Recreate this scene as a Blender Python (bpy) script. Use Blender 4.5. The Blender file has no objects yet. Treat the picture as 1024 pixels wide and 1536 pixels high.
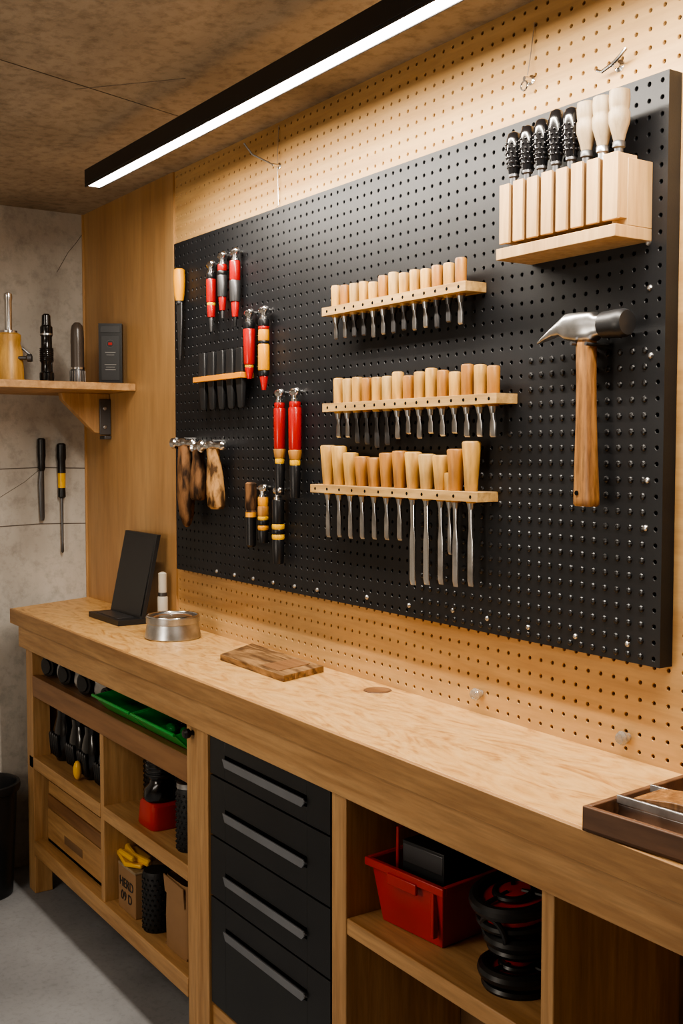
import bpy, math, random
from mathutils import Vector, Matrix
random.seed(7)
V=Vector
# ------------------------------------------------------------------ helpers
def M(name,col,rough=.5,metal=0,col2=None,scale=(8,8,8),det=6,lo=.35,hi=.65,bump=0,dist=0,bscale=None,coat=0,emit=0,col3=None,spec=.5,speck=None):
    m=bpy.data.materials.new(name); m.use_nodes=True
    nt=m.node_tree; b=nt.nodes['Principled BSDF']
    b.inputs['Base Color'].default_value=(*col,1); b.inputs['Roughness'].default_value=rough
    b.inputs['Metallic'].default_value=metal
    b.inputs['Specular IOR Level'].default_value=spec
    b.inputs['Coat Weight'].default_value=coat
    if emit:
        b.inputs['Emission Color'].default_value=(*col,1); b.inputs['Emission Strength'].default_value=emit
    tc=nt.nodes.new('ShaderNodeTexCoord'); mp=nt.nodes.new('ShaderNodeMapping')
    mp.inputs['Scale'].default_value=scale
    nt.links.new(tc.outputs['Object'],mp.inputs['Vector'])
    nz=nt.nodes.new('ShaderNodeTexNoise'); nz.inputs['Scale'].default_value=1
    nz.inputs['Detail'].default_value=det; nz.inputs['Distortion'].default_value=dist
    nt.links.new(mp.outputs['Vector'],nz.inputs['Vector'])
    if col2 is None:
        col2=tuple(c*.85 for c in col)
    r=nt.nodes.new('ShaderNodeValToRGB')
    r.color_ramp.elements[0].position=lo; r.color_ramp.elements[0].color=(*col,1)
    r.color_ramp.elements[1].position=hi; r.color_ramp.elements[1].color=(*col2,1)
    if col3:
        e=r.color_ramp.elements.new((lo+hi)/2); e.color=(*col3,1)
    nt.links.new(nz.outputs['Fac'],r.inputs['Fac'])
    out=r.outputs['Color']
    if speck:   # (scale, amount, lo, hi) darker flecks / grains
        n3=nt.nodes.new('ShaderNodeTexNoise'); n3.inputs['Scale'].default_value=1; n3.inputs['Detail'].default_value=8; n3.inputs['Roughness'].default_value=.65
        mp3=nt.nodes.new('ShaderNodeMapping'); sc=speck[0]; mp3.inputs['Scale'].default_value=sc if isinstance(sc,tuple) else (sc,sc,sc)
        nt.links.new(tc.outputs['Object'],mp3.inputs['Vector']); nt.links.new(mp3.outputs['Vector'],n3.inputs['Vector'])
        r3=nt.nodes.new('ShaderNodeValToRGB'); r3.color_ramp.elements[0].position=speck[2]; r3.color_ramp.elements[1].position=speck[3]
        r3.color_ramp.elements[0].color=(*[speck[1]]*3,1); r3.color_ramp.elements[1].color=(1,1,1,1)
        nt.links.new(n3.outputs['Fac'],r3.inputs['Fac'])
        mx=nt.nodes.new('ShaderNodeMix'); mx.data_type='RGBA'; mx.blend_type='MULTIPLY'; mx.inputs[0].default_value=1
        nt.links.new(out,mx.inputs[6]); nt.links.new(r3.outputs['Color'],mx.inputs[7]); out=mx.outputs[2]
    nt.links.new(out,b.inputs['Base Color'])
    if bump:
        src=nz
        if bscale:
            n2=nt.nodes.new('ShaderNodeTexNoise'); n2.inputs['Scale'].default_value=bscale; n2.inputs['Detail'].default_value=10; n2.inputs['Roughness'].default_value=.62
            nt.links.new(tc.outputs['Object'],n2.inputs['Vector']); src=n2
        bp=nt.nodes.new('ShaderNodeBump'); bp.inputs['Strength'].default_value=min(bump,1); bp.inputs['Distance'].default_value=.004 if bump<=1 else .012
        nt.links.new(src.outputs['Fac'],bp.inputs['Height']); nt.links.new(bp.outputs['Normal'],b.inputs['Normal'])
    return m

def perp(a):
    a=a.normalized(); t=V((0,0,1)) if abs(a.z)<.9 else V((1,0,0))
    u=a.cross(t).normalized(); return u,a.cross(u).normalized()

class MB:
    def __init__(s): s.v=[];s.f=[];s.mi=[];s.mats=[]
    def mid(s,m):
        if m not in s.mats: s.mats.append(m)
        return s.mats.index(m)
    def add(s,vs,fs,m,T=None):
        o=len(s.v); k=s.mid(m)
        for p in vs:
            p=V(p); s.v.append(T@p if T else p)
        for f in fs: s.f.append(tuple(i+o for i in f)); s.mi.append(k)
    def box(s,lo,hi,m,T=None):
        x0,y0,z0=lo;x1,y1,z1=hi
        s.add([(x0,y0,z0),(x1,y0,z0),(x1,y1,z0),(x0,y1,z0),(x0,y0,z1),(x1,y0,z1),(x1,y1,z1),(x0,y1,z1)],
              [(0,3,2,1),(4,5,6,7),(0,1,5,4),(1,2,6,5),(2,3,7,6),(3,0,4,7)],m,T)
    def prism(s,pts,off,m,T=None):
        n=len(pts); off=V(off)
        vs=[V(p) for p in pts]+[V(p)+off for p in pts]
        fs=[tuple(range(n-1,-1,-1)),tuple(range(n,2*n))]+[(i,(i+1)%n,n+(i+1)%n,n+i) for i in range(n)]
        s.add(vs,fs,m,T)
    def loft(s,secs,m,seg=20,n=2.0,T=None,caps=True):
        vs=[];fs=[]
        for c,a,b in secs:
            c=V(c);a=V(a);b=V(b)
            for i in range(seg):
                t=2*math.pi*i/seg; ct=math.cos(t); st=math.sin(t)
                e=2/n
                vs.append(c+a*(math.copysign(abs(ct)**e,ct))+b*(math.copysign(abs(st)**e,st)))
        for k in range(len(secs)-1):
            for i in range(seg):
                j=(i+1)%seg
                fs.append((k*seg+i,k*seg+j,(k+1)*seg+j,(k+1)*seg+i))
        if caps:
            fs.append(tuple(range(seg-1,-1,-1))); q=(len(secs)-1)*seg
            fs.append(tuple(range(q,q+seg)))
        s.add(vs,fs,m,T)
    def lathe(s,p0,ax,prof,m,seg=18,T=None,caps=True):
        p0=V(p0); ax=V(ax).normalized(); u,w=perp(ax)
        s.loft([(p0+ax*h,u*max(r,1e-5),w*max(r,1e-5)) for h,r in prof],m,seg,2,T,caps)
    def tube(s,pts,r,m,seg=8,T=None):
        pts=[V(p) for p in pts]; secs=[]
        u0=None
        for i,p in enumerate(pts):
            d=(pts[min(i+1,len(pts)-1)]-pts[max(i-1,0)]).normalized()
            if u0 is None: u0,_=perp(d)
            u=(u0-d*u0.dot(d)).normalized(); w=d.cross(u); u0=u
            secs.append((p,u*r,w*r))
        s.loft(secs,m,seg,2,T)
    def ball(s,c,r,m,sc=(1,1,1),seg=14,rings=8,T=None):
        c=V(c); secs=[]
        for k in range(rings+1):
            t=math.pi*k/rings; rr=max(math.sin(t),1e-3)*r; z=-math.cos(t)*r*sc[2]
            secs.append((c+V((0,0,z)),V((rr*sc[0],0,0)),V((0,rr*sc[1],0))))
        s.loft(secs,m,seg,2,T)
    def torus(s,c,ax,R,r,m,seg=28,s2=8,T=None,sy=1.0):
        c=V(c); u,w=perp(V(ax)); ax=V(ax).normalized(); vs=[];fs=[]
        for i in range(seg):
            t=2*math.pi*i/seg; d=u*math.cos(t)+w*math.sin(t)*sy
            for j in range(s2):
                q=2*math.pi*j/s2; vs.append(c+d*R+d*(r*math.cos(q))+ax*(r*math.sin(q)))
        for i in range(seg):
            for j in range(s2):
                a=i*s2+j;b=i*s2+(j+1)%s2;i2=(i+1)%seg
                fs.append((a,b,i2*s2+(j+1)%s2,i2*s2+j))
        s.add(vs,fs,m,T)
    def obj(s,name,bevel=0,parent=None,sharp=35):
        me=bpy.data.meshes.new(name); me.from_pydata([tuple(p) for p in s.v],[],s.f)
        for m in s.mats: me.materials.append(m)
        me.polygons.foreach_set('material_index',s.mi)
        me.polygons.foreach_set('use_smooth',[True]*len(s.f))
        me.update(); me.set_sharp_from_angle(angle=math.radians(sharp))
        o=bpy.data.objects.new(name,me); bpy.context.scene.collection.objects.link(o)
        if bevel:
            b=o.modifiers.new('bev','BEVEL'); b.width=bevel; b.segments=2; b.limit_method='ANGLE'; b.angle_limit=math.radians(40); b.harden_normals=False
        if parent: o.parent=parent
        return o
def RT(loc,ang,axis='Z'): return Matrix.Translation(V(loc))@Matrix.Rotation(math.radians(ang),4,axis)

# ------------------------------------------------------------------ materials
ply=M('plywood',(.62,.395,.175),.5,col2=(.46,.26,.10),scale=(1.2,4,14),det=8,lo=.3,hi=.7,bump=.08,dist=1.2,speck=((6,6,60),.82,.35,.6))
plyend=M('plywood_panel',(.52,.31,.135),.45,col2=(.37,.20,.078),scale=(7,3,1.3),det=6,lo=.3,hi=.72,bump=.06,dist=.8,speck=((60,60,6),.85,.35,.6))
top_m=M('birch_top',(.66,.405,.165),.45,col2=(.42,.205,.062),col3=(.60,.345,.125),scale=(4.5,12,12),det=11,lo=.36,hi=.70,bump=.05,dist=4.5,speck=((22,55,55),.80,.30,.52))
pine=M('pine',(.54,.32,.14),.5,col2=(.35,.185,.07),scale=(3,40,40),det=6,lo=.3,hi=.7,bump=.12,dist=.6,speck=((10,120,120),.8,.35,.6))
nosing=M('nosing_wood',(.47,.27,.11),.5,col2=(.30,.155,.058),scale=(3,40,40),det=6,lo=.3,hi=.7,bump=.12,dist=.6,speck=((10,120,120),.8,.35,.6))
pinev=M('pine_vertical',(.54,.32,.14),.5,col2=(.36,.19,.072),scale=(40,40,3),det=6,lo=.3,hi=.7,bump=.12,dist=.6,speck=((120,120,10),.8,.35,.6))
brownrail=M('stained_rail',(.28,.14,.058),.5,col2=(.17,.08,.032),scale=(3,40,40),det=6,bump=.1)
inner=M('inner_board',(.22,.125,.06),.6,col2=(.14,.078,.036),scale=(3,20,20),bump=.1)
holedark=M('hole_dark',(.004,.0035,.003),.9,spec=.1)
board_m=M('black_board',(.006,.0066,.0080),.48,col2=(.0095,.0102,.0122),scale=(6,6,6),bump=.06,bscale=300,spec=.42)
ceil_m=M('concrete_ceiling',(.48,.40,.30),.92,col2=(.24,.19,.135),scale=(2.0,2.0,2.0),det=14,lo=.34,hi=.68,bump=.9,bscale=16,speck=(34,.62,.30,.54))
endw_m=M('plaster_wall',(.56,.53,.48),.85,col2=(.30,.275,.24),scale=(3,3,2),det=14,lo=.40,hi=.72,bump=.7,bscale=22,speck=(28,.72,.28,.52))
wall_m=M('painted_wall',(.40,.36,.31),.9,scale=(3,3,3),bump=.2)
floor_m=M('concrete_floor',(.27,.275,.285),.6,col2=(.17,.172,.178),scale=(4,4,4),det=12,lo=.3,hi=.75,bump=.2,bscale=40,speck=(60,.8,.3,.5))
black=M('black_plastic',(.008,.008,.009),.35)
blackr=M('black_rubber',(.008,.008,.009),.55,bump=.3,bscale=200)
glossk=M('glossy_black',(.006,.006,.007),.18,coat=.3)
drawer_m=M('drawer_black',(.0055,.006,.0075),.42,col2=(.008,.009,.010))
chrome=M('chrome',(.80,.80,.80),.18,1,col2=(.65,.65,.65))
steel=M('steel',(.60,.60,.60),.32,1,col2=(.40,.40,.40),scale=(30,30,30))
dsteel=M('dark_steel',(.12,.12,.125),.4,.8)
handle_grey=M('handle_grey',(.17,.18,.20),.4,.2)
red=M('red_plastic',(.38,.007,.006),.3,coat=.2)
redbin=M('red_bin',(.42,.020,.016),.42,col2=(.34,.016,.013))
yellow=M('yellow_plastic',(.80,.44,.012),.35)
amber=M('amber_handle',(.76,.33,.008),.35,col2=(.60,.24,.008))
orange=M('orange_strip',(.75,.28,.02),.4)
green=M('green_plastic',(.006,.34,.055),.3)
HS=((90,90,14),.66,.33,.58)
hw=M('handle_wood',(.66,.385,.105),.42,col2=(.40,.205,.045),scale=(60,60,8),lo=.3,hi=.72,bump=.05,speck=HS)
hw2=M('handle_wood_orange',(.48,.225,.048),.42,col2=(.27,.11,.022),scale=(60,60,8),lo=.3,hi=.72,bump=.05,speck=HS)
hw3=M('handle_wood_pale',(.60,.39,.145),.45,col2=(.40,.235,.075),scale=(60,60,8),lo=.3,hi=.72,bump=.05,speck=HS)
cupw=M('cup_handle_wood',(.38,.285,.175),.5,col2=(.22,.155,.085),scale=(60,60,8),lo=.3,hi=.72,bump=.05,speck=HS)
hamw=M('hammer_wood',(.40,.20,.068),.42,col2=(.19,.08,.025),scale=(90,60,6),lo=.32,hi=.7,bump=.1,dist=.5,speck=((160,160,18),.55,.38,.58))
bark=M('bark_handle',(.20,.10,.045),.8,col2=(.025,.013,.007),scale=(55,55,16),lo=.38,hi=.60,bump=1,spec=.2)
bark2=M('light_bark_handle',(.42,.23,.09),.8,col2=(.06,.03,.012),scale=(60,60,24),lo=.42,hi=.60,bump=1,spec=.2)
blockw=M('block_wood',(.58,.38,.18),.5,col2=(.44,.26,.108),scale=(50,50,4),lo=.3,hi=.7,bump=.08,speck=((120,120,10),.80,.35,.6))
blockside=M('block_gap_shade',(.20,.11,.045),.6,col2=(.15,.08,.032),scale=(50,50,4),lo=.3,hi=.7,bump=.08)  # darkened wood: gap shade painted on slat sides and the block behind
blockw2=M('rack_wood',(.64,.41,.165),.5,col2=(.42,.24,.085),scale=(5,50,50),lo=.3,hi=.7,bump=.08,speck=((10,120,120),.7,.35,.6))
walnut=M('walnut',(.16,.08,.042),.45,col2=(.095,.047,.026),scale=(6,50,50),bump=.08)
rustic=M('rustic_board',(.36,.205,.085),.55,col2=(.10,.05,.02),scale=(5,22,22),det=12,lo=.38,hi=.60,bump=.4,dist=2,speck=((12,60,60),.55,.3,.52))
kraft=M('kraft_paper',(.30,.17,.08),.8,bump=.15,bscale=30)
cream=M('cream_plastic',(.50,.46,.38),.4)
white=M('label_white',(.35,.35,.34),.6)
ledm=M('led_diffuser',(1.0,.95,.87),.4,emit=16)
ledm.node_tree.nodes['Principled BSDF'].inputs['Emission Color'].default_value=(1,.97,.93,1)
glass=M('clear_knob',(.62,.60,.55),.08,spec=.8); glass.node_tree.nodes['Principled BSDF'].inputs['Transmission Weight'].default_value=.7
graphite=M('graphite_plastic',(.016,.0165,.018),.4)
joint=M('mortar_joint',(.12,.10,.085),.9)

# ------------------------------------------------------------------ room
X0,X1,Y0,ZC=-3.66,1.3,-2.8,2.2
b=MB(); b.box((X0-.1,Y0-.1,-.1),(X1+.1,.15,0),floor_m); b.obj('floor')
b=MB(); b.box((X0-.1,Y0-.1,ZC),(X1+.1,.15,ZC+.1),ceil_m)
b.tube([(-1.75,-2.6,ZC),(-2.30,-.71,ZC),(-2.47,-.18,ZC)],.0014,joint)
b.tube([(-2.40,-.50,ZC),(-2.20,-.33,ZC)],.0009,joint)
b.obj('ceiling')
b=MB(); b.box((X0-.1,Y0,0),(X0,.15,ZC),endw_m)
for z,y0 in ((1.154,-2.7),(1.343,-2.7)):
    b.tube([(X0,y0,z+.006),(X0,-1.2,z-.004),(X0,-.3,z),(X0,-.17,z+.004),(X0,0,z)],.0018,joint,6)
b.tube([(X0,-.17,1.34),(X0,-.22,1.30),(X0,-.32,1.24)],.0010,joint,6)
b.tube([(X0,-.006,2.14),(X0,-.035,2.10),(X0,-.06,2.07),(X0,-.10,2.00)],.0010,joint,6)
b.obj('wall_left')
b=MB(); b.box((X1,Y0,0),(X1+.1,.15,ZC),wall_m); b.obj('wall_right')
b=MB(); b.box((X0-.1,Y0-.1,0),(X1+.1,Y0,ZC),wall_m); b.obj('wall_front')

def pegsheet(b,x0,z0,nx,nz,px,pz,yf,r,m,depth=.006,skip=None):
    ang=[(-1,-1),(0,-1),(1,-1),(1,0),(1,1),(0,1),(-1,1),(-1,0)]
    vs=[];fs=[];vd=[];fd=[]
    for i in range(nx):
        for j in range(nz):
            cx=x0+(i+.5)*px; cz=z0+(j+.5)*pz
            if skip and skip(cx,cz):
                o=len(vs); vs+=[(cx-px/2,yf,cz-pz/2),(cx+px/2,yf,cz-pz/2),(cx+px/2,yf,cz+pz/2),(cx-px/2,yf,cz+pz/2)]
                fs.append((o,o+1,o+2,o+3)); continue
            o=len(vs)
            for ax,az in ang: vs.append((cx+ax*px/2,yf,cz+az*pz/2))
            for rr,yy in ((r*1.22,yf),(r,yf+.0010),(r,yf+depth)):
                for ax,az in ang:
                    l=math.hypot(ax,az); vs.append((cx+ax/l*rr,yy,cz+az/l*rr))
            for ring in range(3):
                for q in range(8):
                    q2=(q+1)%8
                    fs.append((o+ring*8+q,o+ring*8+q2,o+ring*8+8+q2,o+ring*8+8+q))
            od=len(vd)
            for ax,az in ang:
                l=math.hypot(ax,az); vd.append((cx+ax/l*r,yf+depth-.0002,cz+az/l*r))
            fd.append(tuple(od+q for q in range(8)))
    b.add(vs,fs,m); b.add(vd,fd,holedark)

# pegboard wall (plywood with real holes)
b=MB()
pit=.0285
nx=int((1.29+2.955)/pit); nz=int((2.2-.9)/pit)
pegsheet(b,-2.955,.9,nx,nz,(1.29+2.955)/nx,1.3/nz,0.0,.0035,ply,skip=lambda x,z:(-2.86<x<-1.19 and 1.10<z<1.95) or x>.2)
b.box((X0-.1,.008,0),(X1+.1,.15,ZC),ply)
b.box((X0,0,0),(X1,.008,.9),ply)
b.obj('wall_back',sharp=20)
b=MB(); b.box((X0,-.006,.9),(-2.953,.006,ZC),plyend); b.box((X0,-.012,.9),(X0+.006,0,ZC),plyend); b.obj('trim_1')

# ------------------------------------------------------------------ black pegboard
b=MB()
bx0,bx1,bz0,bz1=-2.898,-1.155,1.067,1.985
nbx,nbz=68,36; pbx=(bx1-bx0)/nbx; pbz=(bz1-bz0)/nbz
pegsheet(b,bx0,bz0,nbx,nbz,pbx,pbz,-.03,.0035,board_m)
b.add([(bx0,-.03,bz0),(bx1,-.03,bz0),(bx1,-.03,bz1),(bx0,-.03,bz1),(bx0,-.001,bz0),(bx1,-.001,bz0),(bx1,-.001,bz1),(bx0,-.001,bz1)],
      [(0,4,5,1),(1,5,6,2),(2,6,7,3),(3,7,4,0)],board_m)
for i in range(nbx):
    for j in range(nbz):
        cx=bx0+(i+.5)*pbx; cz=bz0+(j+.5)*pbz
        if i>=nbx-24 and j<20 and not(i>nbx-2) :
            if i<nbx-12 and j>8+ (i-(nbx-24))*.6: continue
            b.lathe((cx,-.0298,cz),(0,-1,0),[(0,.0058),(.0018,.0054),(.0034,.0038),(.0042,.0005)],black,8)
for x,z in ((-1.19,1.73),(-1.186,1.66),(-1.182,1.555),(-1.185,1.36),(-1.187,1.285),(-1.22,1.096),(-1.335,1.092),(-1.45,1.092),(-1.56,1.094),(-1.66,1.097),(-2.65,1.082),(-2.55,1.082),(-2.45,1.082),(-2.35,1.082),(-2.25,1.083),(-2.15,1.085),(-1.95,1.09),(-1.8,1.09)):
    b.lathe((x,-.0298,z),(0,-1,0),[(0,.0052),(.0022,.0046),(.004,.003),(.0045,.0005)],steel,12)
b.obj('black_pegboard',sharp=20)

# ------------------------------------------------------------------ LED bar
b=MB()
lx0,lx1=-2.775,-.25
b.box((lx0,-.338,2.086),(lx1,-.298,2.124),black)
b.box((lx0,-.338,2.080),(lx1,-.334,2.086),black); b.box((lx0,-.302,2.080),(lx1,-.298,2.086),black)
b.box((lx0+.012,-.334,2.0815),(lx1-.012,-.302,2.086),ledm)
for x in (-1.3,-.6):
    b.lathe((x,-.318,2.122),(0,0,1),[(0,.003),(.079,.003)],dsteel,8)
    b.lathe((x,-.318,2.19),(0,0,1),[(0,.014),(.01,.014)],dsteel,14)
b.obj('led_light_bar',bevel=.0012)
L=bpy.data.lights.new('led_strip_light','AREA'); L.shape='RECTANGLE'; L.size=2.4; L.size_y=.03; L.energy=54; L.color=(1,.90,.77)
o=bpy.data.objects.new('led_strip_light',L); o.location=((lx0+lx1)/2,-.318,2.078); o.rotation_euler=(math.radians(22),0,0); bpy.context.scene.collection.objects.link(o)

b=MB(); 
b.tube([(-2.362,-.004,2.19),(-2.362,-.008,2.10),(-2.363,-.004,2.0),(-2.363,-.033,1.975)],.0010,steel,6)
b.lathe((-2.362,.001,2.095),(0,-1,0),[(0,.008),(.004,.008),(.005,.004),(.022,.004)],chrome,12)
b.tube([(-2.362,-.02,2.095),(-2.375,-.07,2.115),(-2.38,-.09,2.14)],.0022,steel,6)
b.obj('suspension_wire')
b=MB()
b.tube([(-1.478,-.003,2.16),(-1.483,-.006,2.11),(-1.487,-.010,2.07)],.0010,steel,6)
b.lathe((-1.487,.002,2.063),(0,-1,0),[(0,.009),(.004,.009),(.006,.005),(.02,.004)],chrome,12)
b.torus((-1.487,-.018,2.05),(0,1,0),.008,.0018,chrome,16,6)
b.obj('wall_hook')
b=MB()
b.lathe((-1.281,.002,2.03),(0,-1,0),[(0,.011),(.004,.010),(.006,.005),(.02,.005)],chrome,12)
b.tube([(-1.281,-.018,2.03),(-1.262,-.022,2.036),(-1.25,-.02,2.046)],.003,chrome,8)
b.tube([(-1.281,-.018,2.03),(-1.30,-.022,2.022),(-1.312,-.02,2.028)],.003,chrome,8)
b.obj('wall_hook')
for x,z in ((-1.61,.94),(-1.243,.935)):
    b=MB(); b.lathe((x,.002,z),(0,-1,0),[(0,.007),(.006,.006),(.010,.010),(.018,.012),(.024,.009),(.026,.001)],glass,16); b.obj('wall_knob')

# ------------------------------------------------------------------ workbench
b=MB()
b.prism([(-3.528,-.309,.856),(.9,-.309,.856),(.9,0,.856),(-3.658,0,.856)],(0,0,.044),top_m)
b.box((-3.531,-.317,.853),(.9,-.3085,.8995),nosing)
b.obj('worktop',bevel=.0012)
wt=bpy.data.objects['worktop']
b=MB()
F=-.287
b.box((-3.49,-.303,.782),(.85,-.27,.855),pine)
b.box((-3.47,F,0),(-3.412,-.23,.80),pinev); b.box((-3.47,-.23,.1),(-3.452,-.002,.80),pinev); b.box((-3.47,-.06,0),(-3.43,-.005,.2),pinev)
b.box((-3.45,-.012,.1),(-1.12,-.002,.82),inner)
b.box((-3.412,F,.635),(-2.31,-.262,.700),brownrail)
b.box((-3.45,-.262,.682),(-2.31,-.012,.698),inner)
b.box((-2.856,F+.002,.17),(-2.832,-.012,.636),pinev)
b.box((-3.45,F,.402),(-2.856,-.012,.440),pine); b.box((-2.832,F,.402),(-2.31,-.012,.440),pine)
b.box((-3.412,F-.002,.125),(-2.31,-.012,.172),pine)
b.box((-2.31,F,0),(-2.256,-.012,.785),pinev); b.box((-2.25,F-.004,0),(-2.197,-.012,.785),pinev)
b.box((-2.197,F+.006,.095),(-1.698,-.02,.155),pine)
b.box((-1.698,F,0),(-1.651,-.012,.785),pinev)
b.box((-1.651,F+.002,.520),(-1.146,-.012,.551),pine)
b.box((-1.146,F,0),(-1.12,-.012,.785),pinev)
b.box((-.5,F,0),(-.44,-.012,.785),pinev); b.box((.8,F,0),(.86,-.012,.785),pinev)
o=b.obj('frame',bevel=.002)
e=bpy.data.objects.new('workbench',None); bpy.context.scene.collection.objects.link(e)
o.parent=e; wt.parent=e
b=MB(); b.lathe((-2.275,F+.001,.762),(0,-1,0),[(0,.006),(.008,.005),(.012,.011),(.020,.012),(.026,.008),(.027,.001)],black,16); k=b.obj('knob'); k.parent=e
b=MB(); b.lathe((-1.89,-.045,.9002),(0,0,1),[(0,.030),(.0012,.029)],walnut,28); b.lathe((-1.89,-.045,.9012),(0,0,1),[(0,.025),(.0006,.025)],brownrail,28); k=b.obj('grommet'); k.parent=e

# drawer cabinet
b=MB()
dx0,dx1=-2.194,-1.70
b.box((dx0,-.272,.16),(dx1,-.02,.78),black)
zs=[.778,.688,.551,.412,.165]; hz=[.733,.613,.472,.349]
for i in range(4):
    z1=zs[i]-.002; z0=zs[i+1]+.002
    h0,h1=hz[i]-.011,hz[i]+.011; hx0,hx1=-2.122,-1.785
    y=F
    b.box((dx0+.003,y,z0),(hx0,y+.018,z1),drawer_m); b.box((hx1,y,z0),(dx1-.003,y+.018,z1),drawer_m)
    b.box((hx0,y,z0),(hx1,y+.018,h0),drawer_m); b.box((hx0,y,h1),(hx1,y+.018,z1),drawer_m)
    b.box((hx0,y+.014,h0),(hx1,y+.0155,h1),black)
    b.prism([(hx0+.010,y-.007,h0-.002),(hx1-.010,y-.007,h0-.002),(hx1,y-.007,h0+.008),(hx1-.004,y-.007,h0+.016),(hx0,y-.007,h0+.016)],(0,.004,0),handle_grey)
    b.prism([(hx0,y-.006,h0+.014),(hx0,y+.012,h0+.004),(hx0,y+.012,h0),(hx0,y-.006,h0+.010)],(hx1-hx0,0,0),handle_grey)
b.obj('drawer_cabinet',bevel=.0008)

# ------------------------------------------------------------------ bench contents (left)
def goggles(x,y,z,s=1):
    b=MB()
    b.ball((x,y,z+.026*s),.026*s,glossk,(1.1,.9,1)); b.lathe((x,y-.02*s,z+.026*s),(.3,-1,0),[(0,.022*s),(.012*s,.022*s),(.013*s,.016*s),(.016*s,.015*s)],black,16)
    b.lathe((x+.045*s,y,z+.02*s),(.3,-1,.1),[(-.02*s,.012*s),(0,.019*s),(.016*s,.019*s),(.018*s,.012*s)],steel,16)
    b.ball((x+.02*s,y+.01,z+.02*s),.02*s,black,(2,1,1))
    return b.obj('tape_reel')
for i,x in enumerate((-3.35,-3.20,-3.04,-2.91)): goggles(x,-.215,.6985,1.45 if i<3 else 1.0)
def parts_bin(x0,x1):
    b=MB(); y0,y1,z0=0,.20,0; h=.056; hf=.046; w=.004
    T=RT((0,-.268,.7035),2.5,'X')
    pts=lambda x:[(x,y0,z0),(x,y1,z0),(x,y1,z0+h),(x,y0+.08,z0+h),(x,y0-.040,z0+hf)]
    b.box((x0,y0,z0),(x1,y1,z0+.003),green,T)
    b.prism(pts(x0),(w,0,0),green,T); b.prism(pts(x1-w),(w,0,0),green,T)
    b.box((x0,y1-w,z0),(x1,y1,z0+h),green,T)
    b.prism([(x0,y0,z0),(x0,y0+w,z0),(x0,y0-.036,z0+hf),(x0,y0-.042,z0+hf)],(x1-x0,0,0),green,T)
    b.tube([(x0,y0-.041,z0+hf),(x1,y0-.041,z0+hf)],.0045,green,8,T)
    random.seed(int(x0*-100))
    for i in range(12):
        c=(random.uniform(x0+.03,x1-.03),random.uniform(y0+.01,y1-.03),z0+.014)
        b.ball(c,.013,random.choice([black,glossk,green]),(1.4,1,.9),10,6,T)
    b.obj('parts_bin',bevel=.0008)
parts_bin(-2.835,-2.585); parts_bin(-2.575,-2.325)
def glove(x,y,z,h,lean=0):
    b=MB(); T=RT((x,y,z),lean,'Y')
    b.loft([((0,0,0),(.022,0,0),(0,.018,0)),((0,0,.02),(.038,0,0),(0,.026,0)),((0,0,h*.35),(.050,0,0),(0,.030,0)),((.004,0,h*.6),(.042,0,0),(0,.026,0)),((.006,0,h*.8),(.024,0,0),(0,.02,0)),((.008,0,h*.93),(.030,0,0),(0,.022,0)),((.008,0,h),(.014,0,0),(0,.012,0))],glossk,18,2,T)
    for i in range(4):
        b.lathe((-.026+i*.017,-.022,h*.08),(0,-.1,1),[(0,.004),(.006,.008),(h*.36,.0085),(h*.40,.005)],black,10,T)
    return b
for x,yy,h,l in ((-3.33,-.22,.18,3),(-3.20,-.215,.165,-2),(-3.09,-.22,.17,2),(-2.96,-.22,.16,4),(-3.26,-.14,.18,0),(-3.02,-.14,.18,0)):
    bb=glove(x,yy,.4425,h,l)
    if x==-3.09: bb.ball((x,-.262,.472),.013,yellow,(1,1,2.2))
    bb.obj('rubber_grip_bulb')
b=MB()
x0,x1,y0,y1,z0,z1=-3.385,-2.90,-.252,-.06,.173,.365
b.box((x0,y0,z0),(x1,y1,z0+.01),kraft)
b.box((x0,y0,z0),(x1,y0+.008,z0+.105),pine); b.box((x0,y0,z0+.109),(x1,y0+.008,z0+.150),brownrail); b.box((x0,y0+.004,z0+.152),(x1,y0+.010,z1),pine)
b.box((x0,y1-.008,z0),(x1,y1,z1),kraft); b.box((x0,y0+.01,z0),(x0+.008,y1,z1),kraft); b.box((x1-.008,y0+.01,z0),(x1,y1,z1),kraft)
b.box((x0+.15,y0-.0012,z0+.035),(x0+.30,y0,z0+.060),inner)
b.obj('wooden_crate',bevel=.002)
def studded(name,x,y,z,r,h,lid=None,body=blackr):
    b=MB(); b.lathe((x,y,z),(0,0,1),[(0,r*.95),(.004,r),(h-.006,r),(h,r*.92)],body,24)
    n=int(2*math.pi*r/.013); rows=int(h/.013)
    for j in range(rows):
        for i in range(n):
            t=2*math.pi*(i+.5*(j%2))/n
            if math.sin(t)>.4: continue
            b.ball((x+r*math.cos(t),y+r*math.sin(t),z+.008+j*.013),.0036,glossk if not lid else body,(1,1,1),6,4)
    if lid: b.lathe((x,y,z+h),(0,0,1),[(0,r*.9),(.004,r*1.0),(.016,r*1.0),(.02,r*.8)],lid,24)
    return b.obj(name)
studded('studded_canister',-2.785,-.14,.441,.042,.175)
studded('studded_canister',-2.69,-.09,.441,.045,.18)
studded('studded_canister',-2.50,-.10,.441,.042,.15)
studded('travel_flask',-2.405,-.235,.441,.031,.15,steel)
b=MB(); x,y=-2.61,-.22
b.loft([((x,y,.441),(.050,0,0),(0,.042,0)),((x,y,.447),(.052,0,0),(0,.045,0)),((x,y,.50),(.047,0,0),(0,.041,0)),((x,y,.507),(.040,0,0),(0,.036,0))],redbin,24,5)
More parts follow.
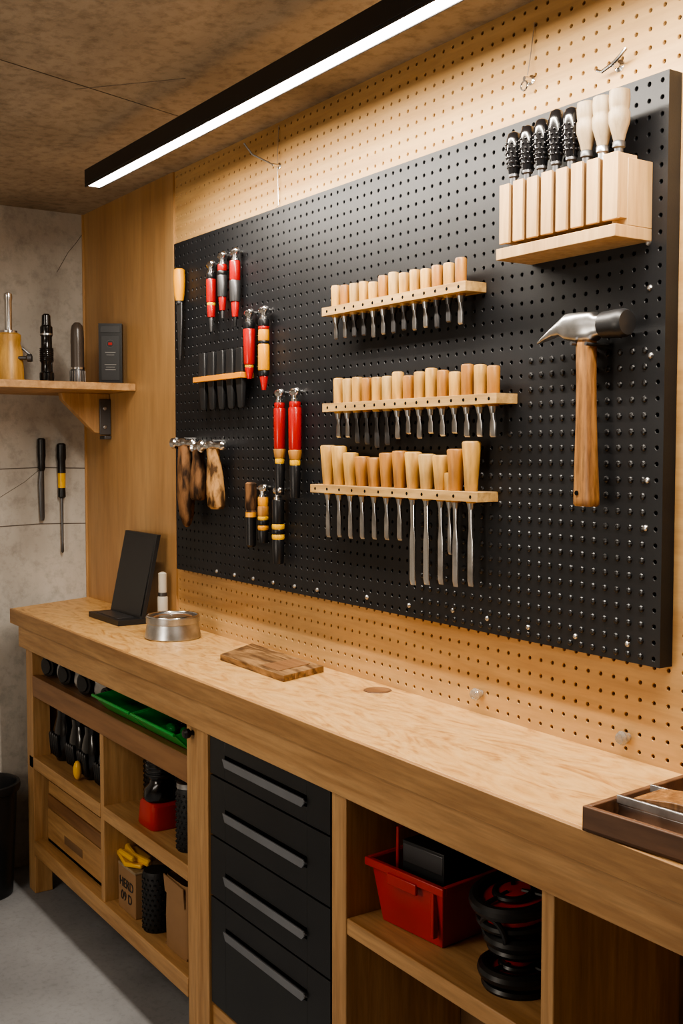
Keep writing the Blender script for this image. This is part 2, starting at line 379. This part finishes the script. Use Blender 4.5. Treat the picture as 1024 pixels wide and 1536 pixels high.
b.lathe((x,y,.505),(0,0,1),[(0,.036),(.012,.042),(.03,.040),(.045,.026),(.055,.024),(.07,.034),(.095,.036),(.115,.030),(.125,.010)],glossk,22)
for k in range(5): b.torus((x,y,.575+k*.010),(0,0,1),.034,.003,blackr,22,6)
b.obj('plunger_pump')
b=MB(); x0=-2.79
b.box((x0,-.262,.173),(x0+.115,-.16,.295),kraft); b.box((x0,-.2625,.29),(x0+.115,-.16,.298),cupw)
b.obj('cardboard_box',bevel=.002); bx=bpy.data.objects['cardboard_box']
def text(s,loc,size,m,parent,rz=0):
    c=bpy.data.curves.new('print','FONT'); c.body=s; c.size=size; c.extrude=.0003; c.align_x='CENTER'
    t=bpy.data.objects.new('print',c); t.location=loc; t.rotation_euler=(math.pi/2,0,math.radians(rz)); c.materials.append(m)
    bpy.context.scene.collection.objects.link(t); t.parent=parent
text('HERD\n09 D',(x0+.057,-.2633,.238),.036,black,bx)
studded('studded_canister',-2.60,-.235,.173,.036,.155)
b=MB(); 
c=V((-2.445,-.20,0))
secs=[]
for z,s,dz in ((.173,1,0),(.25,1.02,0),(.33,.98,0),(.355,.96,0)):
    secs.append(((c.x,c.y,z),(.066*s,0,0),(0,.058*s,0)))
b.loft(secs,kraft,28,6,caps=False); b.box((-2.505,-.255,.173),(-2.385,-.145,.178),kraft)
b.prism([(-2.50,-.262,.355),(-2.39,-.262,.35),(-2.39,-.258,.30),(-2.50,-.258,.31)],(0,.003,0),kraft)
b.obj('paper_bag')
b=MB(); dxg=-.03
b.prism([(-2.80+dxg,-.25,.300),(-2.70+dxg,-.27,.300),(-2.655+dxg,-.24,.300),(-2.70+dxg,-.19,.300),(-2.80+dxg,-.19,.300)],(0,0,.012),yellow)
b.tube([(-2.82,-.22,.318),(-2.78,-.235,.325),(-2.73,-.24,.322),(-2.675,-.22,.315)],.010,yellow,10)
b.tube([(-2.80,-.25,.318),(-2.75,-.262,.330),(-2.70,-.255,.326)],.008,yellow,10)
b.obj('yellow_work_glove',bevel=.004)

# ------------------------------------------------------------------ red bin
def openbin(T,L_,W,H,m,tap=.012,w=.0035):
    b=MB()
    def ring(z,inset): return [(inset,inset,z),(L_-inset,inset,z),(L_-inset,W-inset,z),(inset,W-inset,z)]
    o0=ring(0,tap+.004);o1=ring(H,0);i1=ring(H,w);i0=ring(w,tap+.004+w)
    vs=o0+o1+i1+i0; fs=[(3,2,1,0)]
    for k in range(3):
        for q in range(4):
            q2=(q+1)%4; fs.append((4*k+q,4*k+q2,4*k+4+q2,4*k+4+q))
    fs.append((12,13,14,15)); b.add(vs,fs,m,T)
    for (p0,p1) in (((-.008,-.008),(L_+.008,0)),((-.008,W),(L_+.008,W+.008)),((-.008,0),(0,W)),((L_,0),(L_+.008,W))):
        b.box((p0[0],p0[1],H-.014),(p1[0],p1[1],H+.001),m,T)
    b.box((L_*.88-.004,-.004,.02),(L_*.88+.004,.008,H-.012),m,T)
    b.box((L_*.30,-.011,H-.030),(L_*.70,-.004,H-.010),m,T)
    return b
T=RT((-1.622,-.252,.5515),6)
b=openbin(T,.185,.150,.116,redbin)
b.obj('red_storage_bin',bevel=.0025)
b=MB()
b.box((.055,.028,.005),(.160,.080,.158),graphite,T); b.box((.058,.027,.120),(.157,.029,.153),dsteel,T)
b.box((.042,.084,.005),(.163,.130,.148),black,T)
b.tube([T@V((.030,.04,.08)),T@V((.030,.04,.17)),T@V((.030,.118,.17)),T@V((.030,.118,.08))],.004,redbin)
b.obj('equipment_case',bevel=.003)
# stacked cord reels
b=MB(); c=V((-1.315,-.175,0))
def reel(z,R,h,cx=0,cy=0,tilt=0):
    T=Matrix.Translation(V((c.x+cx,c.y+cy,z)))@Matrix.Rotation(math.radians(tilt),4,'X')
    b.lathe((0,0,0),(0,0,1),[(0,R*.80),(.004,R*.86),(h*.30,R*.88),(h*.75,R*.88),(h,R*.84)],redbin,32,T)
    b.torus((0,0,h*.15),(0,0,1),R*.90,.008,black,36,8,T)
    b.torus((0,0,h),(0,0,1),R*.95,.012,black,36,10,T)
    b.lathe((0,0,h-.004),(0,0,1),[(0,R*.9),(.004,R*.84),(.005,R*.45),(.014,R*.42),(.014,R*.15)],redbin,28,T)
    b.torus((0,0,h+.008),(0,0,1),R*.46,.006,black,28,8,T)
    for a in range(3):
        t=a*2.1+.4; b.tube([T@V((math.cos(t)*R*.2,math.sin(t)*R*.2,h+.010)),T@V((math.cos(t)*R*.9,math.sin(t)*R*.9,h+.006))],.004,black)
reel(.5515,.056,.026,cx=.024,cy=-.022); reel(.606,.052,.020,cx=.012,cy=-.005,tilt=3); reel(.650,.068,.036,tilt=10)
b.lathe((c.x+.015,c.y-.01,.575),(0,0,1),[(0,.030),(.04,.030)],redbin,22); b.lathe((c.x+.008,c.y-.004,.625),(0,0,1),[(0,.034),(.04,.034)],redbin,22)
b.torus((c.x+.01,c.y-.060,.640),(0,1,.3),.026,.005,black,20,8)
b.obj('cord_reel')
b=MB(); b.box((-.98,-.20,.02),(-.70,-.03,.30),graphite); b.box((-.97,-.21,.28),(-.71,-.02,.31),black); b.box((-.98,-.2,0),(-.7,-.03,.02),black)
b.tube([(-.90,-.12,.30),(-.90,-.12,.35),(-.78,-.12,.35),(-.78,-.12,.30)],.008,black)
b.obj('tool_case',bevel=.006)

# ------------------------------------------------------------------ trash bin
b=MB()
b.lathe((-3.50,-.42,0),(0,0,1),[(0,.082),(.005,.086),(.33,.103),(.335,.112),(.35,.114),(.358,.112),(.36,.104),(.35,.10),(.02,.08),(.018,.001)],black,36,caps=False)
b.obj('waste_bin')

# ------------------------------------------------------------------ countertop items
b=MB()
b.box((-3.22,-.172,.9005),(-2.99,-.085,.916),graphite); b.box((-3.19,-.158,.916),(-3.03,-.105,.9175),dsteel)
b.prism([(-3.23,-.098,.912),(-3.23,-.086,.912),(-3.23,-.034,1.158),(-3.23,-.046,1.158)],(.235,0,0),graphite)
b.prism([(-3.222,-.0985,.922),(-3.222,-.098,.922),(-3.222,-.0475,1.150),(-3.222,-.048,1.150)],(.219,0,0),graphite)
b.obj('tablet_stand',bevel=.002)
b=MB(); b.lathe((-2.985,-.035,.9005),(0,0,1),[(0,.014),(.003,.0155),(.075,.0155),(.078,.0135)],cream,22)
b.lathe((-2.985,-.035,.978),(0,0,1),[(0,.013),(.012,.013)],dsteel,22)
b.lathe((-2.985,-.035,.99),(0,0,1),[(0,.0125),(.055,.0125),(.058,.009),(.060,.004)],cream,22)
b.obj('glue_bottle')
b=MB(); c=(-2.735,-.12,.9005)
b.lathe(c,(0,0,1),[(0,.074),(.003,.076),(.040,.069),(.042,.072),(.058,.072),(.060,.069),(.056,.065),(.052,.061),(.050,.001)],steel,44,caps=False)
b.torus((c[0],c[1],.9605),(0,0,1),.068,.0028,chrome,44,8); b.torus((c[0],c[1],.954),(0,0,1),.050,.004,brownrail,36,8)
b.lathe((c[0],c[1],.953),(0,0,1),[(0,.040),(.005,.037),(.006,.001)],steel,30)
b.obj('metal_tin')
b=MB()
b.prism([(-2.374,-.165,.9005),(-2.071,-.168,.9005),(-2.115,-.035,.9005),(-2.466,-.026,.9005)],(0,0,.014),rustic)
b.prism([(-2.20,-.15,.9145),(-2.12,-.152,.9145),(-2.15,-.05,.9145),(-2.225,-.05,.9145)],(0,0,.0015),brownrail)
b.obj('wooden_offcut',bevel=.003)
T=RT((-1.035,-.322,.9005),5)
b=MB(); tl,tw,th,w=.36,.268,.034,.009
b.box((0,0,0),(tl,tw,.006),walnut,T)
b.box((0,0,0),(tl,w,th),walnut,T); b.box((0,tw-w,0),(tl,tw,th),walnut,T); b.box((0,w,0),(w,tw-w,th),walnut,T); b.box((tl-w,w,0),(tl,tw-w,th),walnut,T)
b.obj('wooden_tray',bevel=.0015)
b=MB()
T2=T@Matrix.Translation(V((-.003,-.045,0)))
b.box((.02,.10,.0075),(.32,.175,.030),steel,T2); b.box((.018,.098,.030),(.322,.104,.042),steel,T2); b.box((.018,.172,.030),(.322,.177,.042),steel,T2)
b.prism([(.04,.106,.030),(.31,.106,.030),(.31,.106,.055),(.10,.106,.050),(.04,.106,.042)],(0,.064,0),hamw,T2)
b.obj('hand_plane',bevel=.0015)

# ------------------------------------------------------------------ left shelf
b=MB(); b.box((-3.66,-.9,1.588),(-3.228,-.007,1.611),pine)
b.prism([(-3.47,-.007,1.588),(-3.47,-.17,1.588),(-3.47,-.165,1.565),(-3.47,-.06,1.462),(-3.47,-.007,1.455)],(.03,0,0),pinev)
b.box((-3.438,-.045,1.455),(-3.432,-.007,1.57),dsteel); b.box((-3.475,-.03,1.44),(-3.43,-.007,1.452),dsteel)
b.lathe((-3.432,-.028,1.54),(1,0,0),[(0,.007),(.004,.006)],steel,10); b.lathe((-3.432,-.028,1.48),(1,0,0),[(0,.007),(.004,.006)],steel,10)
b.prism([(-3.47,-.86,1.588),(-3.47,-.70,1.588),(-3.47,-.70,1.56)],(.03,0,0),pinev)
b.obj('wall_shelf',bevel=.002)
b=MB(); c=(-3.35,-.362,1.611)
b.lathe(c,(0,0,1),[(0,.040),(.004,.044),(.09,.041),(.115,.034),(.125,.036),(.14,.036),(.145,.030)],hw,26)
b.lathe((c[0],c[1],c[2]+.14),(0,0,1),[(0,.026),(.012,.026),(.016,.011),(.10,.011),(.11,.013),(.122,.012),(.126,.004)],chrome,18)
b.lathe((c[0]+.036,c[1]+.02,c[2]+.07),(.5,1,0),[(-.01,.005),(.02,.006),(.024,.012),(.036,.012),(.038,.006)],dsteel,12)
b.tube([(c[0]+.02,c[1]+.035,c[2]+.10),(c[0]+.03,c[1]+.055,c[2]+.08),(c[0]+.03,c[1]+.06,c[2]+.06)],.004,dsteel)
b.obj('pepper_grinder')
b=MB(); c=(-3.35,-.246,1.611)
b.lathe(c,(0,0,1),[(0,.021),(.01,.022),(.03,.022),(.034,.018),(.06,.017),(.065,.020),(.10,.020),(.105,.017),(.14,.0165),(.145,.019),(.17,.019),(.176,.014),(.205,.013),(.21,.008)],glossk,22)
for k in range(7): b.torus((c[0],c[1],c[2]+.068+k*.006),(0,0,1),.0195,.002,black,22,6)
b.lathe((c[0],c[1],c[2]+.145),(0,0,1),[(0,.0196),(.005,.0196)],steel,22)
b.obj('flashlight')
b=MB(); c=(-3.35,-.148,1.611)
b.lathe(c,(0,0,1),[(0,.023),(.004,.024),(.04,.023),(.045,.021)],dsteel,24)
b.lathe((c[0],c[1],c[2]+.045),(0,0,1),[(0,.022),(.006,.022)],chrome,24)
b.lathe((c[0],c[1],c[2]+.05),(0,0,1),[(0,.0205),(.07,.0205),(.08,.021),(.115,.020),(.13,.017),(.14,.008)],M('grey_body',(.07,.055,.045),.3),24)
for k in range(16):
    t=k*math.pi/8; b.tube([(c[0]+.0232*math.cos(t),c[1]+.0232*math.sin(t),c[2]+.006),(c[0]+.0228*math.cos(t),c[1]+.0228*math.sin(t),c[2]+.040)],.0016,steel,6)
b.obj('work_lantern')
T=RT((-3.315,-.052,1.611),62)
b=MB(); b.box((-.036,-.018,0),(.036,.018,.188),black,T)
b.box((-.028,-.0195,.012),(.028,-.018,.150),graphite,T); b.box((-.030,-.020,.160),(.030,-.018,.180),graphite,T)
b.lathe((0,-.0195,.125),(0,-1,0),[(0,.012),(.0006,.012)],dsteel,22,T); b.lathe((0,-.0200,.125),(0,-1,0),[(0,.011),(.0006,.011)],black,22,T)
b.box((-.006,-.0211,.121),(.006,-.0204,.129),red,T)
for z,w in ((.098,.016),(.090,.012),(.060,.018),(.052,.014),(.044,.016)):
    b.box((-w,-.0200,z),(w,-.0195,z+.0012),white,T)
b.obj('battery_pack',bevel=.003)

# hanging tools on end wall
b=MB(); y=-.168; x=X0+.018
b.lathe((x,y,1.445),(0,0,-1),[(0,.009),(.004,.013),(.06,.0135),(.08,.011),(.10,.012),(.11,.008)],black,16)
b.loft([((x,y,1.34),(.008,0,0),(0,.008,0)),((x,y-.002,1.30),(.005,0,0),(0,.010,0)),((x,y,1.18),(.003,0,0),(0,.008,0)),((x,y,1.17),(.002,0,0),(0,.006,0))],dsteel,12)
b.tube([(X0,y,1.43),(x,y,1.43)],.003,dsteel); b.obj('scraper')
b=MB(); y=-.100
b.lathe((x,y,1.428),(0,0,-1),[(0,.010),(.004,.015),(.05,.016),(.06,.013),(.10,.014)],black,16)
b.lathe((x,y,1.328),(0,0,-1),[(0,.013),(.05,.012)],yellow,16); b.lathe((x,y,1.278),(0,0,-1),[(0,.012),(.03,.013),(.035,.007)],black,16)
b.lathe((x,y,1.243),(0,0,-1),[(0,.005),(.15,.004),(.18,.005),(.185,.002)],dsteel,10)
b.tube([(X0,y,1.41),(x,y,1.41)],.003,dsteel); b.obj('screwdriver')

# ------------------------------------------------------------------ tools on the pegboard
BY=-.03
b=MB(); x=-2.828; y=-.048
b.lathe((x,y,1.906),(0,0,-1),[(0,.010),(.004,.0155),(.03,.0165),(.07,.0145),(.088,.011)],amber,18)
b.lathe((x,y,1.818),(0,0,-1),[(0,.010),(.008,.009)],dsteel,14)
b.loft([((x,y,1.812),(.016,0,0),(0,.003,0)),((x,y,1.77),(.015,0,0),(0,.0028,0)),((x,y,1.69),(.008,0,0),(0,.0025,0)),((x,y,1.655),(.002,0,0),(0,.0015,0))],dsteel,12,4)
b.tube([(x,BY,1.89),(x,y,1.89)],.003,steel); b.obj('wood_file')

def driver(x,zt,zb,segs,r=.0115,name='ratchet_screwdriver'):
    b=MB(); y=BY-.020
    b.lathe((x-.014,y,zt-.008),(1,0,0),[(0,.006),(.003,.009),(.010,.010),(.018,.010),(.026,.008),(.028,.004)],chrome,16)
    b.ball((x+.012,y-.002,zt-.006),.0085,chrome); b.lathe((x,y,zt-.010),(0,0,-1),[(0,.008),(.012,.0075),(.014,.010),(.020,.010)],chrome,16)
    b.tube([(x,BY,zt-.006),(x,y,zt-.006)],.0035,steel)
    z=zt-.030; H=z-zb
    for f0,f1,m,k0,k1 in segs:
        b.lathe((x,y,z-H*f0),(0,0,-1),[(0,r*k0*.93),(.003,r*k0),(H*(f1-f0)-.003,r*k1),(H*(f1-f0),r*k1*.93)],m,18)
    return b.obj(name,sharp=40)
driver(-2.633,1.898,1.716,[(0,.1,black,1.1,1.1),(.1,.5,red,1.15,1.1),(.5,.55,yellow,1,1),(.55,.75,red,1,.9),(.75,1,dsteel,.6,.35)]); driver(-2.570,1.912,1.745,[(0,.12,red,1.1,1.1),(.12,.2,black,1.2,1.2),(.2,.6,dsteel,1.2,1.1),(.6,.85,red,.9,.7),(.85,1,dsteel,.4,.3)]); driver(-2.502,1.912,1.718,[(0,.3,red,1.2,1.2),(.3,.62,dsteel,1.3,1.2),(.62,.85,red,.9,.7),(.85,1,black,.5,.3)])
driver(-2.430,1.752,1.583,[(0,.12,black,1.2,1.2),(.12,.75,red,1.35,1.2),(.75,.8,yellow,1,1),(.8,1,red,1,.6)])
driver(-2.358,1.752,1.552,[(0,.1,black,1.2,1.2),(.1,.14,red,1.2,1.2),(.14,.30,amber,1.15,1.2),(.30,.35,black,1.2,1.2),(.35,.72,amber,1.2,1.25),(.72,.80,black,1.1,1.1),(.8,1,red,.9,.5)])
LG=[(0,.06,red,1.1,1.1),(.06,.50,red,1.25,1.2),(.50,.60,hw2,1.3,1.1),(.60,.66,yellow,1,1),(.66,1,black,1.1,.9)]
driver(-2.284,1.549,1.300,LG); driver(-2.214,1.549,1.295,LG,r=.0125)
LB=[(0,.38,black,1.15,1.1),(.38,.46,yellow,1.2,1.2),(.46,.54,black,1.2,1.2),(.54,.62,yellow,1.2,1.2),(.62,1,black,1.15,1.0)]
LB2=[(0,.2,amber,1.15,1.1),(.2,.42,hw2,1.2,1.2),(.42,.5,yellow,1.2,1.2),(.5,.62,black,1.2,1.2),(.62,.72,amber,1.2,1.2),(.72,1,black,1.15,1.0)]
b=MB(); b.lathe((-2.425,BY-.02,1.327),(0,0,-1),[(0,.010),(.004,.0145),(.06,.0145),(.07,.012),(.075,.014)],bark,18)
b.lathe((-2.425,BY-.02,1.252),(0,0,-1),[(0,.014),(.012,.014)],amber,18); b.lathe((-2.425,BY-.02,1.24),(0,0,-1),[(0,.013),(.07,.012),(.075,.008)],black,18)
b.tube([(-2.425,BY,1.31),(-2.425,BY-.02,1.31)],.0035,steel); b.obj('nut_driver')
driver(-2.364,1.322,1.180,LB2); driver(-2.292,1.318,1.135,LB,r=.013)

b=MB(); b.box((-2.709,-.068,1.586),(-2.443,BY,1.600),orange)
for i in range(5):
    x=-2.675+i*.0515
    b.loft([((x,-.052,1.662),(.016,0,0),(0,.008,0)),((x,-.052,1.60),(.0185,0,0),(0,.009,0)),((x,-.052,1.575),(.017,0,0),(0,.008,0)),((x,-.052,1.517),(.012,0,0),(0,.005,0)),((x,-.052,1.512),(.009,0,0),(0,.003,0))],graphite,16,5)
b.obj('punch_rack',bevel=.001)

def ham(x,zt,zb,dx,m,r,hl,ang,point=False):
    b=MB(); y=-.062
    T=RT((x,y,zt-.012),ang,'Z')
    b.lathe((-hl*.5,0,0),(1,0,0),[(0,.012),(.003,.016),(.018,.016),(.022,.010),(.030,.009),(.036,.014),(.054,.014),(.060,.009),(hl-.018,.009),(hl-.014,.013),(hl-.006,.013),(hl,.006)],chrome,18,T)
    b.tube([(x,BY,zt+.0),(x,y,zt+.0)],.004,steel)
    H=zt-.02-zb
    prof=[(0,.8),(.15,.75),(.45,1.0),(.75,1.08),(.95,1.02),(1,.75)] if not point else [(0,.75),(.3,1),(.6,1.1),(.85,.9),(.97,.5),(1,.2)]
    b.loft([((x+dx*f,y,zt-.02-H*f),(r*k,0,0),(0,r*.8*k,0)) for f,k in prof],m,16,2.6)
    return b.obj('ball_peen_hammer',sharp=40)
ham(-2.775,1.437,1.196,.012,bark,.025,.100,12,True); ham(-2.690,1.425,1.272,-.004,bark,.023,.095,-14); ham(-2.605,1.430,1.253,.018,bark2,.025,.110,8)

# chisel racks
def rack(name,x0,x1,z,th,handles,dots):
    e=bpy.data.objects.new(name,None); bpy.context.scene.collection.objects.link(e)
    b=MB(); b.box((x0,-.080,z-th/2),(x1,BY,z+th/2),blockw2)
    for i in range(dots):
        x=x0+.02+(x1-x0-.04)*i/(dots-1)
        b.lathe((x,-.0797,z),(0,-1,0),[(0,.0036),(.0006,.0034)],holedark,8)
    b.obj('rail',bevel=.0012,parent=e)
    b=MB()
    for (x,top,r0,r1,m,bl,bw,bm) in handles:
        y=-.058
        h=top-(z-th/2-.004)
        b.lathe((x,y,z-th/2-.004),(0,0,1),[(0,r0*.8),(.004,r0),(h*.5,(r0+r1)/2),(h-.004,r1),(h-.001,r1*.9),(h,r1*.55)],m,18)
        b.lathe((x,y,z-th/2-.016),(0,0,1),[(0,r0*.55),(.013,r0*.8)],bm,12)
        zb=z-th/2-.014
        b.loft([((x,y,zb),(bw*.7,0,0),(0,.004,0)),((x,y,zb-bl*.25),(bw*.6,0,0),(0,.003,0)),((x,y,zb-bl*.45),(bw,0,0),(0,.0026,0)),((x,y,zb-bl*.93),(bw,0,0),(0,.0022,0)),((x,y+.001,zb-bl),(bw*.9,0,0),(0,.0005,0))],bm,12,5)
    b.obj('chisels',parent=e,sharp=40)
hs=[]
for i in range(13):
    x=-2.028+i*.0349
    hs.append((x,1.757+random.uniform(-.004,.006)+(.003 if i>4 else 0),.0100,.0112,[hw,hw,hw3,hw2][(i*7)%4] if i<9 else [hw2,hw][i%2],.038+random.uniform(-.004,.006),.0065,[steel,dsteel][(i//2)%2]))
rack('chisel_rack',-2.052,-1.570,1.706,.018,hs,14)
hs=[]
for i in range(15):
    x=-2.018+i*.0358
    hs.append((x,1.560+random.uniform(-.006,.006),.0112,.0122,[hw,hw3,hw,hw2][(i*5)%4] if i<9 else [hw2,hw][i%2],(.042+random.uniform(-.006,.006))*(1.4 if i in (2,3,4,5) else 1),.0075,dsteel if i in(2,3,4,5) else steel))
rack('chisel_rack',-2.050,-1.484,1.499,.018,hs,16)
hs=[]
tops=[1.418,1.416,1.402,1.394,1.392,1.402,1.406,1.404,1.400,1.398,1.410,1.424]
bots=[1.215,1.218,1.218,1.220,1.222,1.224,1.226,1.140,1.145,1.150,1.150,1.155]
for i in range(12):
    x=-2.060+i*.0440
    hs.append((x,tops[i],.0105,.0178 if i not in(4,5,6) else .0168,[hw,hw,hw,hw2,hw2,hw2,hw2,hw,hw3,hw,hw2,hw][i],1.30-bots[i],.0075 if i not in (7,8) else .009,chrome if i in (7,8) else steel))
hs.append((-1.637,1.365,.010,.012,hw,.09,.005,steel))
rack('chisel_rack',-2.100,-1.533,1.322,.018,hs,12)

# gouge block
e=bpy.data.objects.new('gouge_holder_block',None); bpy.context.scene.collection.objects.link(e)
b=MB()
b.box((-1.452,-.112,1.731),(-1.184,BY,1.750),blockw)
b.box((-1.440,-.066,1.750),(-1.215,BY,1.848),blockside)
b.box((-1.2155,-.085,1.750),(-1.184,BY,1.852),blockw)
for i in range(8):
    x=-1.449+i*.0335
    w=.0235 if i<7 else .0305
    zt=1.857+(i%2)*.0015
    b.box((x,-.108,1.758),(x+w,-.102,zt),blockw)
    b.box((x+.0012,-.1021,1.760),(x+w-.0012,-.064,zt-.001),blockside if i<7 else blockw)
b.obj('block',bevel=.0010,parent=e)
b=MB()
for i in range(8):
    x=-1.437+i*.0335; y=-.086; z=1.852; h=[.072,.075,.078,.085,.080,.078,.078,.080][i]
    if i<5:
        b.lathe((x,y,z),(0,0,1),[(0,.006),(.018,.006),(.020,.009),(.026,.009),(.030,.008)],dsteel,14)
        b.lathe((x,y,z+.024),(0,0,1),[(0,.009),(.010,.0105),(h*.55,.0135),(h*.8,.0135),(h*.95,.010),(h,.003)],glossk,16)
        for k in range(7):
            for q in range(9):
                t=q*math.pi/4.5+k*.35; rr=.0105+.003*min(1,k/3)-(.004 if k==6 else 0)
                b.ball((x+rr*math.cos(t),y+rr*math.sin(t),z+.036+k*.0078),.0026,glossk,(1,1,1),6,4)
    else:
        b.lathe((x,y,z),(0,0,1),[(0,.007),(.016,.007),(.018,.010),(.026,.010),(.028,.008)],dsteel if i!=6 else steel,14)
        b.lathe((x,y,z+.026),(0,0,1),[(0,.008),(.012,.011),(.030,.0165),(.044,.0165),(.048,.0145),(.052,.0155),(.066,.0165),(h-.003,.0155),(h,.008)],cupw,20)
b.obj('gouge_handles',parent=e,sharp=50)

# claw hammer
b=MB(); y=-.064; z=1.603
X=lambda x,zz,ry,rz:((x,y,zz),(0,ry,0),(0,0,rz))
b.loft([X(-1.397,1.589,.003,.002),X(-1.380,1.595,.009,.004),X(-1.357,1.604,.013,.008),X(-1.340,1.609,.014,.013),X(-1.325,1.609,.017,.022),X(-1.300,1.607,.018,.024),X(-1.268,1.606,.018,.023),X(-1.262,1.606,.014,.017),X(-1.248,1.606,.014,.016)],steel,22,3)
b.lathe((-1.252,y,1.606),(1,0,0),[(0,.015),(.004,.021),(.034,.0225),(.046,.0225),(.052,.019),(.053,.001)],graphite,28)
b.loft([((-1.286,y,1.590),(.0165,0,0),(0,.011,0)),((-1.286,y,1.575),(.0175,0,0),(0,.012,0)),((-1.285,y,1.52),(.0165,0,0),(0,.012,0)),((-1.284,y,1.45),(.0175,0,0),(0,.0125,0)),((-1.283,y,1.38),(.0205,0,0),(0,.0135,0)),((-1.282,y,1.33),(.0225,0,0),(0,.014,0)),((-1.282,y,1.320),(.0225,0,0),(0,.014,0)),((-1.282,y,1.3165),(.020,0,0),(0,.012,0))],hamw,26,3)
b.lathe((-1.290,y-.0128,1.338),(0,-1,0),[(0,.0042),(.0022,.0040)],holedark,14)
b.tube([(-1.300,BY,1.580),(-1.300,-.085,1.580)],.0030,dsteel); b.tube([(-1.268,BY,1.577),(-1.268,-.085,1.577)],.0030,dsteel)
b.obj('claw_hammer',sharp=50)

# ------------------------------------------------------------------ lights
def area(name,loc,rot,sx,sy,e,col):
    L=bpy.data.lights.new(name,'AREA'); L.shape='RECTANGLE'; L.size=sx; L.size_y=sy; L.energy=e; L.color=col
    o=bpy.data.objects.new(name,L); o.location=loc; o.rotation_euler=[math.radians(a) for a in rot]; bpy.context.scene.collection.objects.link(o)
area('room_top_fill',(-1.9,-2.0,2.15),(0,0,0),1.6,.5,15,(1,.92,.82))  # added warm fill from above, out of view, no fixture modelled
L=bpy.data.lights.new('uplight_fill','POINT'); L.energy=36; L.shadow_soft_size=.25; L.color=(1,.90,.77)  # unseen fill added behind the camera to brighten ceiling and end wall
o=bpy.data.objects.new('uplight_fill',L); o.location=(-1.8,-2.2,1.2); bpy.context.scene.collection.objects.link(o)
w=bpy.data.worlds.new('World'); bpy.context.scene.world=w; w.use_nodes=True
w.node_tree.nodes['Background'].inputs[0].default_value=(.6,.55,.5,1); w.node_tree.nodes['Background'].inputs[1].default_value=.15
try: bpy.context.scene.view_settings.look='AgX - Medium High Contrast'
except Exception as ex: print(ex)
# ------------------------------------------------------------------ camera
cam=bpy.data.cameras.new('camera'); co=bpy.data.objects.new('camera',cam); bpy.context.scene.collection.objects.link(co)
cam.sensor_fit='VERTICAL'; cam.sensor_height=36; cam.lens=36*1668/1536
a=math.atan(1115/1668.0); p=math.atan(95/1668.0)
co.location=(0,-1.4,1.41); co.rotation_euler=(math.pi/2-p,0,math.pi/2-a)
bpy.context.scene.camera=co
